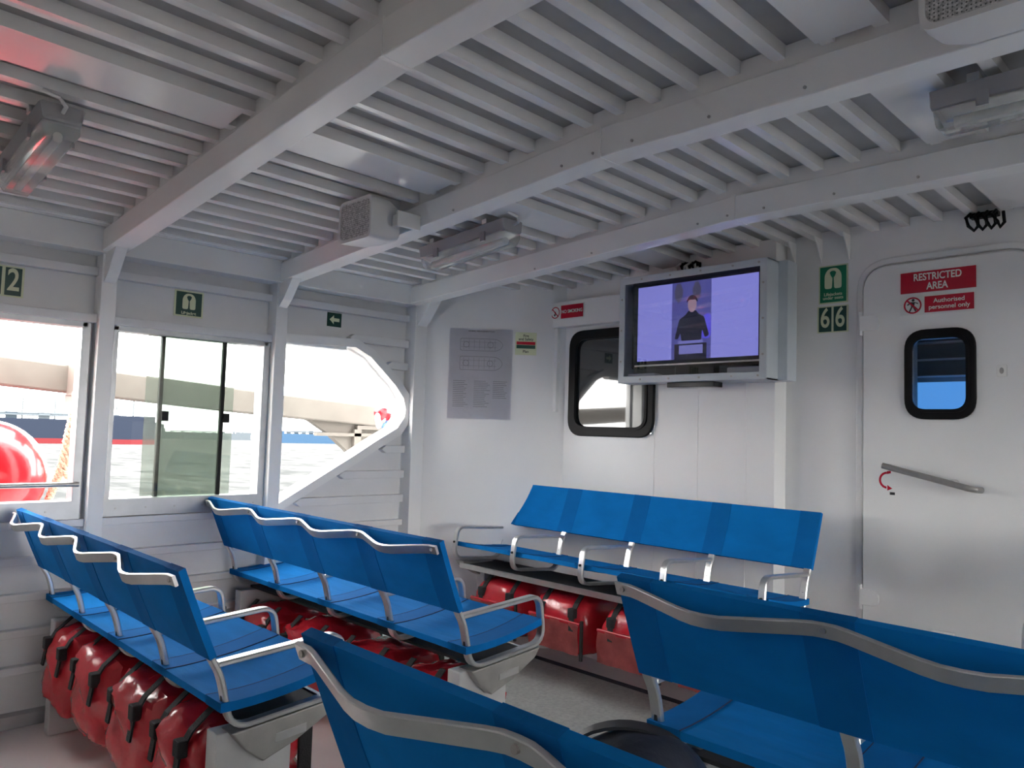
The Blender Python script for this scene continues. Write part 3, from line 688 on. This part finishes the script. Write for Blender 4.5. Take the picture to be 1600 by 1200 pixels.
# ================================================================== TELEVISION CABINET
tc = tag(empty('tv_cabinet', (-2.06, 3.26, 1.488)), 'pale grey metal cabinet with clear front hung on the front wall', 'cabinet')
X0, X1, Y0, Y1, Z0, Z1 = -2.472, -1.655, 3.172, 3.298, 1.488, 2.03
b = B(); t_ = .006
b.box(X0, X1, Y1-t_, Y1, Z0, Z1); b.box(X0, X0+t_, Y0, Y1, Z0, Z1); b.box(X1-t_, X1, Y0, Y1, Z0, Z1); b.box(X0, X1, Y0, Y1, Z0, Z0+t_); b.box(X0, X1, Y0, Y1, Z1-t_, Z1)
keep(b.obj('casing', 'tvgrey'), tc)
fT = Face(((X0+X1)/2, Y0, (Z0+Z1)/2), FY, UP); W_, H_ = X1-X0, Z1-Z0
b = B(); b.ring([fT.p(*p, 0) for p in rect(-W_/2, -H_/2, W_/2, H_/2)], [fT.p(*p, 0) for p in rect(-W_/2+.034, -H_/2+.034, W_/2-.034, H_/2-.034)], fT.n*.008); keep(b.obj('front_frame', 'tvgrey', bevel=.002), tc)
b = B(); fT.plate(b, rect(-W_/2+.03, -H_/2+.03, W_/2-.03, H_/2-.03), -.004, -.001); keep(b.obj('front_pane', 'clear'), tc)
b = B(); b.box(X1, X1+.045, F1-.09, F1, Z0-.0, Z1); b.box(X0+.2, X1, Y1, F1, Z0, Z1); keep(b.obj('rear_housing', 'tvgrey', bevel=.002), tc)
b = B(); fT.plate(b, rect(-W_/2+.008, -H_/2+.008, W_/2-.008, H_/2-.008), -.118, -.116); keep(b.obj('inner_back', 'tvback'), tc)
for u in (-.27, -.10, .07, .24, .37):
    for v in (-H_/2+.017, H_/2-.017):
        b = B(); b.cyl(fT.p(u, v, .009), (0, 1, 0), .005, .005, 8); keep(b.obj('screw', 'steel'), tc)
for v in (-.16, 0, .16):
    for u in (-W_/2+.017, W_/2-.017):
        b = B(); b.cyl(fT.p(u, v, .009), (0, 1, 0), .005, .005, 8); keep(b.obj('screw', 'steel'), tc)
b = B(); b.box(-2.19, -1.93, 3.19, 3.27, 1.462, 1.487, .003); tag(b.obj('black_receiver', 'bezel'), 'thin black box fixed under the television cabinet', 'receiver')
b = B(); b.box(-2.44, -2.27, 3.20, 3.27, Z0+t_+.001, Z0+.05, .006); tag(b.obj('white_adapter', 'signwhite'), 'white adapter lying in the cabinet left of the television foot', 'adapter')
b = B(); b.box(-1.87, -1.70, 3.20, 3.27, Z0+t_+.001, Z0+.062, .006); tag(b.obj('white_box', 'signwhite'), 'white box lying in the cabinet below the television', 'box')
tv = tag(empty('television', (-2.06, 3.25, 1.50)), 'black flat television showing a presenter, inside the grey cabinet', 'television')
fV = Face((-2.055, 3.215, 1.79), FY, UP)
b = B(); fV.plate(b, rrect(.74, .455, .01), -.04, 0); keep(b.obj('bezel', 'bezel', bevel=.003), tv)
b = B(); fV.plate(b, rect(-.35, -.216, .35, -.208), 0, .003); keep(b.obj('trim_strip', 'alu'), tv)
b = B(); b.box(-2.16, -1.95, 3.22, 3.27, Z0+t_, 1.57); keep(b.obj('stand', 'bezel'), tv)
def scr(name, pts, m, d):
    b = B(); fV.plate(b, pts, d, d+.0004); return keep(b.obj(name, m), tv)
sc_ = scr('screen', rect(-.335, -.19, .335, .19), 'screen', .0005)
def pic(name, pts, m, d):
    b = B(); fV.plate(b, pts, d, d+.0003); o = b.obj(name, m, None); o.parent = sc_; return o
pic('picture_centre', rect(-.128, -.19, .092, .19), 'scrmid', .0012); pic('picture_glow', rounded([(.03, -.09), (.091, -.10), (.091, .03), (.05, .02)], .03, 4), 'scrblue', .0018)
for cx_, s_ in ((-.09, 1), (.012, .95)): pic('picture_leaf', [(cx_+p[0]*.03*s_, .135+p[1]*.05) for p in ((0, -1), (.7, -.4), (.85, .3), (.3, 1), (-.3, 1), (-.85, .3), (-.7, -.4))], 'scrgrey', .0018)
pic('picture_person', rounded([(-.11, -.09), (-.085, .005), (-.045, .03), (-.035, .045), (.01, .045), (.02, .03), (.055, .01), (.083, -.08), (.06, -.09), (.045, -.05), (.04, -.10), (-.07, -.10), (-.078, -.06), (-.09, -.09)], .008, 3), 'scrdark', .0024)
pic('picture_face', [(-.012+.026*math.cos(a)*.95, .075+.038*math.sin(a)) for a in [k*math.pi/10 for k in range(20)]], 'scrskin', .003)
pic('picture_hair', [(-.012+.030*math.cos(a), .085+.036*math.sin(a)) for a in [math.pi*k/10 for k in range(11)]]+[(-.030, .098), (.006, .098)], 'scrdark', .0036)
pic('picture_lectern', rect(-.11, -.19, .07, -.115), 'scrdark', .003); pic('picture_lectern_panel', rect(-.083, -.165, .05, -.122), 'scrlight', .0036); pic('picture_lectern_edge', rect(-.088, -.114, .05, -.10), 'scrlight', .0036)
# cable loops above the cabinet and hook over the door
def loops(name, label, c, n_, m2):
    r_ = empty(name, c); tag(r_, label, 'cable'); c = Vector(c)
    b = B(); b.box(c.x-.05, c.x+.05, c.y-.02, c.y+.02, c.z-.008, c.z+.012, .003); keep(b.obj('clamp', 'black'), r_)
    for k in range(n_):
        b = B(); x = c.x-.045+.09*k/max(1, n_-1)
        b.tube([(x, c.y-.02, c.z+.01), (x-.01, c.y-.045, c.z-.01), (x+.004*k, c.y-.05, c.z-.045), (x+.018, c.y-.04, c.z-.065), (x+.03, c.y-.03, c.z-.045), (x+.024, c.y-.02, c.z)], .0065, 8)
        keep(b.obj('cable_loop', m2 if k % 2 == 0 else 'black', smooth=True), r_)
    return r_
loops('cable_bundle', 'white and black cables looped above the television cabinet', (-2.17, 3.36-.01, 2.095), 4, 'signwhite')
loops('hanging_hook', 'black hook with rubber rollers on the ceiling edge over the door', (-.875, F2-.03, 2.135), 4, 'black')

# ================================================================== CEILING LAMPS AND SPEAKERS
def lamp(label, xa, xb, yc):
    zc = lambda x: zrib(x, yc)
    za, zb = zc(xa), zc(xb); r_ = empty('ceiling_lamp', ((xa+xb)/2, yc, (za+zb)/2)); tag(r_, label, 'lamp', 'fluorescent ceiling lamps')
    ax = (Vector((xb, yc, zb))-Vector((xa, yc, za))); Ln = ax.length; ax.normalize(); up_ = Vector((-ax.z, 0, ax.x)); yv = Vector((0, 1, 0)); c0 = Vector(((xa+xb)/2, yc, (za+zb)/2))
    def loft(prof, u0, u1, name, m, cap=.0, **k):
        b = B(); st = [(-1, .86), (-.985, .96), (-.95, 1), (.95, 1), (.985, .96), (1, .86)] if cap else [(-1, 1), (1, 1)]
        b.sweep([c0+ax*((u0+u1)/2+(u1-u0)/2*s_) for s_, q in st], [(yv*q, up_*q) for s_, q in st], prof); return keep(b.obj(name, m, **k), r_)
    h = Ln/2
    loft([(-.06, -.02), (.06, -.02), (.052, -.065), (.046, -.07), (-.046, -.07), (-.052, -.065)], -h, h, 'housing', 'lampbody', 1, smooth=True)
    loft([(-.052, -.0705), (.052, -.0705), (.052, -.09), (.036, -.118), (-.036, -.118), (-.052, -.09)], -h+.008, h-.008, 'cover', 'lampglass', 1, smooth=True)
    b = B(); b.tube([c0+ax*(-h+.05)-up_*.094, c0+ax*(h-.05)-up_*.094], .0125, 12); keep(b.obj('tube', 'tube', smooth=True), r_)
    for s_ in (-1, 1):
        b = B(); q = c0+ax*(s_*h*.62); b.sweep([q-yv*.066, q+yv*.066], [(ax, up_)]*2, [(-.014, -.001), (.014, -.001), (.014, -.02), (-.014, -.02)]); keep(b.obj('mount_bracket', 'alu'), r_)
        for sy_ in (-1, 1):
            b = B(); q = c0+ax*(s_*h*.55)+yv*(sy_*.058)
            b.sweep([q-up_*.05, q-up_*.09], [(ax, yv)]*2, [(-.014, -.004), (.014, -.004), (.014, .004), (-.014, .004)]); keep(b.obj('clip', 'lampbody'), r_)
    b = B(); q = c0+ax*h; b.tube([q-up_*.04, q+ax*.03-up_*.035, q+ax*.045-yv*.02-up_*.02, q+ax*.03-yv*.06-up_*.004], .006, 8); keep(b.obj('cable', 'spk', smooth=True), r_)
    return r_
lamp('sealed fluorescent lamp on the ceiling over the bench beside the buoy window', -3.03, -2.47, .575)
lamp('sealed fluorescent lamp on the ceiling between the speaker and the corner wall', -2.87, -2.30, 2.215)
lamp('sealed fluorescent lamp on the ceiling in front of the door', -.69, -.12, 2.255)
def speaker(label, xc, z_off):
    yb = 1.81; zt = zrib(xc, yb)-.075+z_off; r_ = empty('speaker', (xc, yb-.1, zt)); tag(r_, label, 'speaker', 'box speakers on the ceiling beam')
    F = Face((xc, yb-.19, zt), FY, UP); w_, h_, dp = .225, .165, .145
    b = B()
    def rr(w2, h2, d_): return [F.p(p.x, p.y, d_) for p in rrect(w2, h2, .03, 4)]
    lo = [rr(w_, h_, 0), rr(w_, h_, -.02), rr(w_*.94, h_*.96, -dp*.6), rr(w_*.72, h_*.78, -dp)]
    rings = [[b.bm.verts.new(p) for p in q] for q in lo]; n = len(rings[0])
    for r0, r1 in zip(rings, rings[1:]):
        for k in range(n): b.bm.faces.new((r0[k], r0[(k+1) % n], r1[(k+1) % n], r1[k]))
    b.bm.faces.new(rings[0]); b.bm.faces.new(rings[-1]); keep(b.obj('enclosure', 'spk', smooth=True), r_)
    b = B(); b.ring(rr(w_, h_, 0), rr(w_-.022, h_-.022, 0), F.n*.010); keep(b.obj('rim', 'spk', smooth=True), r_)
    b = B(); F.plate(b, [(p.x, p.y) for p in rrect(w_-.022, h_-.022, .022, 4)], 0, .005); g = keep(b.obj('grille', 'grille'), r_)
    b = B()
    for i in range(24):
        for j in range(17):
            u = -.094+.188*i/23; v = -.064+.128*j/16; b.quad([F.p(u+a, v+c, .0054) for a, c in ((-.0022, 0), (0, -.0022), (.0022, 0), (0, .0022))])
    o = b.obj('grille_holes', 'greyhole', None); o.parent = g; o['kind'] = 'stuff'; g.matrix_parent_inverse = Matrix(); g.location = -r_.location
    b = B(); x = xc+w_*.47; b.box(x, x+.05, yb-.10, yb-.08, zt-.025, zt+.02, .003); b.box(x+.04, x+.052, yb-.11, yb, zt-.03, zt+.03, .003); keep(b.obj('bracket', 'spk'), r_)
    return r_
speaker('white box speaker on the beam above the sliding window bench', -2.555, -.012)
speaker('white box speaker on the beam in front of the door', -.41, .0)

# ================================================================== BACKPACK
bk = tag(empty('backpack', (-.80, .93, .57)), 'dark navy backpack with carry loop standing on the bench seat', 'backpack')
b = B(); bmesh.ops.create_cube(b.bm, size=2); bmesh.ops.subdivide_edges(b.bm, edges=b.bm.edges[:], cuts=9, use_grid_fill=True)
for v in b.bm.verts:
    x, y, z = v.co; n_ = Vector((x, y, z)); pw = 3.2; n_ *= (abs(x)**pw+abs(y)**pw+abs(z)**pw)**(-1/pw)
    f_ = 1-.30*max(0, n_.z)**2; n_.x *= f_; n_.y *= f_; n_ *= 1+.02*math.sin(6*n_.x+4*n_.z)*math.sin(5*n_.y)
    v.co = (-.715+n_.x*.10, .985+n_.y*.105, .672+n_.z*.103)
keep(b.obj('bag_body', 'navy', smooth=True), bk)
b = B(); pth = rounded([(-.82, .925, .64), (-.815, .93, .75), (-.745, .985, .785), (-.665, 1.04, .76), (-.645, 1.05, .68)], [0, .05, .05, .05, 0], 5)
b.sweep([Vector(p) for p in pth], [(Vector((.5, -.85, 0)), (Vector(p)-Vector((-.73, .985, .64))).normalized()) for p in pth], [(-.016, -.0025), (.016, -.0025), (.016, .0025), (-.016, .0025)]); keep(b.obj('carry_loop', 'strap', smooth=True), bk)
b = B(); b.tube([(-.70, .88, .62), (-.69, .885, .70), (-.665, .905, .74), (-.645, .94, .73), (-.630, .97, .66)], .008, 8); keep(b.obj('side_strap', 'strap', smooth=True), bk)
b = B(); b.tube([(-.815, .935, .70), (-.775, .895, .725), (-.72, .888, .725), (-.67, .905, .70)], .003, 6); keep(b.obj('zip', 'strap'), bk)

# ================================================================== OUTSIDE
TILT = math.radians(1.08)
def sea_z(x): return -1.5+math.tan(TILT)*x
b = B(); S = 5000
b.quad([(-S, -S, sea_z(-S)), (60, -S, sea_z(60)), (60, S, sea_z(60)), (-S, S, sea_z(-S))]); b.quad([(60, -S, sea_z(60)), (S, -S, sea_z(60)), (S, S, sea_z(60)), (60, S, sea_z(60))])
tag(b.obj('sea', 'sea'), 'pale rippled grey sea outside the windows', 'sea', kind='stuff')
# outer rail, bulwark plate with arch and stiffeners
ob = tag(empty('outer_rail', (-4.2, 1.6, 1.2)), 'cream painted outer rail and arched bulwark running along the hull', 'railing')
b = B(); b.prism([Vector((-4.2, y, z)) for y, z in ((-3, 1.60), (-3, 1.74), (.79, 1.505), (2.04, 1.415), (3.2, 1.345), (3.2, 1.215), (2.04, 1.28), (.79, 1.368))], (-.10, 0, 0)); keep(b.obj('rail_beam', 'ext', bevel=.01), ob)
b = B(); b.prism([Vector((-4.24, y, z)) for y, z in ((2.15, 1.30), (2.30, 1.285), (2.42, 1.255), (2.55, 1.18), (2.69, 1.075), (2.95, .80), (4.2, .70), (4.2, 1.29), (3.2, 1.33))], (-.05, 0, 0)); keep(b.obj('bulwark_plate', 'ext'), ob)
for ya, yb, za, zb in ((2.72, 2.77, .95, 1.33), (2.45, 3.6, 1.165, 1.185), (2.74, 3.6, 1.235, 1.265), (3.3, 3.36, .8, 1.30)):
    b = B(); b.box(-4.24, -4.208, ya, yb, za, min(zb, 1.21+.0*ya)); keep(b.obj('plate_stiffener', 'ext'), ob)
b = B(); b.box(-4.22, -4.0, 1.075, 1.125, 1.33, 1.50, .008); keep(b.obj('rail_bracket', 'ext'), ob)
b = B(); b.box(-4.25, -3.95, 1.08, 1.10, 1.30, 1.34); keep(b.obj('rail_bracket', 'ext'), ob)
def ubuoy(y, label):
    r_ = tag(empty('fender_buoy', (-4.1, y, .73)), label, 'buoy', 'red fender buoys hung outside')
    b = B(); b.sphere((-4.1, y, .955), .245, 32, 20, (1, 1, 1.03)); keep(b.obj('ball', 'buoy', smooth=True), r_)
    b = B(); b.cyl((-4.1, y, 1.22), (0, 0, 1), .04, .07, 14); keep(b.obj('neck', 'buoy', smooth=True), r_)
    b = B(); b.tube([(-4.1, y, 1.25), (-4.12, y, 1.5)], .012, 8); keep(b.obj('lanyard', 'rope', smooth=True), r_)
ubuoy(.742, 'large red ball fender hanging outside the open window'); ubuoy(-.35, 'large red ball fender further aft outside the cabin')
def strand(path, rad, turns, ph):
    b = B(); pts = []; n = len(path)*14
    P_ = [Vector(p) for p in path]
    for i in range(n+1):
        t = i/n*(len(P_)-1); k = min(int(t), len(P_)-2); p = P_[k].lerp(P_[k+1], t-k); d = (P_[k+1]-P_[k]).normalized()
        a = d.cross(Vector((1, 0, 0))).normalized(); c = a.cross(d); an = turns*2*math.pi*i/n+ph
        pts.append(p+(a*math.cos(an)+c*math.sin(an))*rad)
    b.tube(pts, rad*.95, 6); return b
rp = tag(empty('mooring_rope', (-4.05, 1.04, .85)), 'twisted tan rope hanging from the outer rail', 'rope')
for k in range(3):
    keep(strand([(-4.05, 1.078, 1.30), (-4.05, 1.070, 1.25), (-4.05, 1.05, 1.12), (-4.05, 1.03, .97), (-4.05, .995, .86), (-4.05, .97, .74)], .010, 9, k*2.09).obj('rope_strand', 'rope', smooth=True), rp)
for k in range(2):
    keep(strand([(-4.04, 1.09, 1.30), (-4.04, 1.062, 1.10), (-4.04, 1.047, .985), (-4.04, 1.055, .955), (-4.04, 1.075, .945), (-4.04, 1.095, .955), (-4.04, 1.10, 1.0), (-4.04, 1.105, 1.3)], .0065, 10, k*3.14).obj('rope_loop', 'rope', smooth=True), rp)
b = B(); b.sphere((-4.05, 1.085, 1.335), .03, 12, 8, (1, .9, 1)); keep(b.obj('knot', 'rope', smooth=True), rp)
bd = tag(empty('flag_bundle', (-4.0, 2.78, 1.22)), 'red white and blue bundle hanging on a line outside the shaped window', 'bundle')
b = B(); b.sphere((-4.0, 2.782, 1.315), .058, 14, 10, (.8, 1, .85)); keep(b.obj('red_cloth', 'buoy', smooth=True), bd)
for dy, dz, m in ((-.035, -.035, 'flagw'), (.01, -.06, 'flagb'), (.045, -.01, 'buoy'), (-.045, .0, 'flagw'), (.03, -.045, 'flagb'), (0, .01, 'flagw')):
    b = B(); b.sphere((-3.985, 2.78+dy, 1.285+dz), .030, 10, 8, (.7, .55, 1.1)); keep(b.obj('cloth_fold', m, smooth=True), bd)
b = B(); b.tube([(-4.0, 2.78, 1.36), (-4.0, 2.69, 1.60), (-4.0, 2.62, 1.80)], .004, 6); keep(b.obj('line', 'greyink'), bd)
# ships
def ship(name, label, D, ang, L, hull_h, hm, bow=1, boot=True, stern_house=True, ph=0):
    c = Vector((math.sin(ang)*D, math.cos(ang)*D, 0)); c.z = sea_z(c.x)
    r_ = empty(name, c); r_.rotation_euler = (0, 0, -ang-math.pi if False else -ang); tag(r_, label, 'ship')
    def add(b, nm, m, par=r_): o = b.obj(nm, m, None); o.parent = par; return o
    def hullp(z0, z1, inset): 
        return [Vector((-L/2+inset, -6, z0)), Vector((L/2-L*.10, -6, z0)), Vector((L/2-inset+(z1-z0)*.2*0, 0, z0)), Vector((L/2-L*.10, 6, z0)), Vector((-L/2+inset, 6, z0))]
    b = B(); b.prism([Vector((p.x*bow, p.y, p.z)) for p in hullp(0, 0, 1)], (0, 0, hull_h)); add(b, 'hull', hm)
    if boot: b = B(); b.prism([Vector((p.x*1.002*bow, p.y*1.02, p.z)) for p in hullp(-.5, 0, 1)], (0, 0, 2.4)); add(b, 'boot_topping', 'hullred')
    b = B(); b.prism([Vector((bow*(L/2-L*.16), -5.5, hull_h)), Vector((bow*(L/2-1), 0, hull_h)), Vector((bow*(L/2-L*.16), 5.5, hull_h))], (0, 0, 1.8)); add(b, 'forecastle', hm)
    sx = -bow*L*.40
    b = B(); b.box(sx-L*.07, sx+L*.06, -5.5, 5.5, hull_h, hull_h+5); b.box(sx-L*.05, sx+L*.045, -5, 5, hull_h+5, hull_h+8.5); b.box(sx-L*.02, sx+L*.045, -6, 6, hull_h+8.5, hull_h+11); add(b, 'deckhouse', 'shipwhite')
    b = B(); b.box(sx-L*.055, sx-L*.02, -2, 2, hull_h+8, hull_h+13.5); add(b, 'funnel', hm)
    b = B(); b.tube([(sx+L*.02, 0, hull_h+11), (sx+L*.02, 0, hull_h+16)], .35, 6); add(b, 'mast', 'shipwhite')
    b = B(); b.tube([(bow*L*.41, 0, hull_h+1), (bow*L*.41, 0, hull_h+12)], .4, 6); b.tube([(bow*L*.41-1.5, 0, hull_h+8), (bow*L*.41+1.5, 0, hull_h+8)], .25, 6); add(b, 'foremast', 'shipwhite')
    rn = random.Random(ph)
    for k in range(7):
        x = -L*.28+L*.60*k/6; b = B(); h = rn.uniform(2, 4.5)
        b.box(x-1.6, x+1.6, -3, 3, hull_h, hull_h+h*.55); add(b, 'deck_house', 'shipdark' if k % 2 else 'shipgrey')
        b = B(); b.tube([(x+3, 0, hull_h), (x+3, 0, hull_h+h+3)], .28, 6); b.tube([(x+3, 0, hull_h+h+2), (x+7, 0, hull_h+h)], .2, 6); add(b, 'derrick', 'shipwhite')
    b = B(); b.tube([(-L*.3, -2, hull_h+1.6), (L*.36, -2, hull_h+1.6)], .5, 6); b.tube([(-L*.3, -4, hull_h+1.1), (L*.36, -4, hull_h+1.1)], .3, 6); add(b, 'deck_pipes', 'shipgrey')
    return r_
def ang_px(x): return YAW+math.atan((x-800)/FPX)
ship('tanker_ship', 'dark blue tanker with red boot topping anchored beyond the red buoy', 300, ang_px(10), 92, 8.2, 'hull', 1, True, True, 3)
ship('cargo_ship', 'bright blue small tanker seen through the shaped window', 560, ang_px(487), 50, 6.5, 'hullblue', -1, False, True, 5).scale = (1, 1, 1.0)
ship('hazy_ship', 'pale distant ship behind the sliding window glass', 1300, ang_px(318), 150, 11, 'shipgrey', 1, False, True, 8)
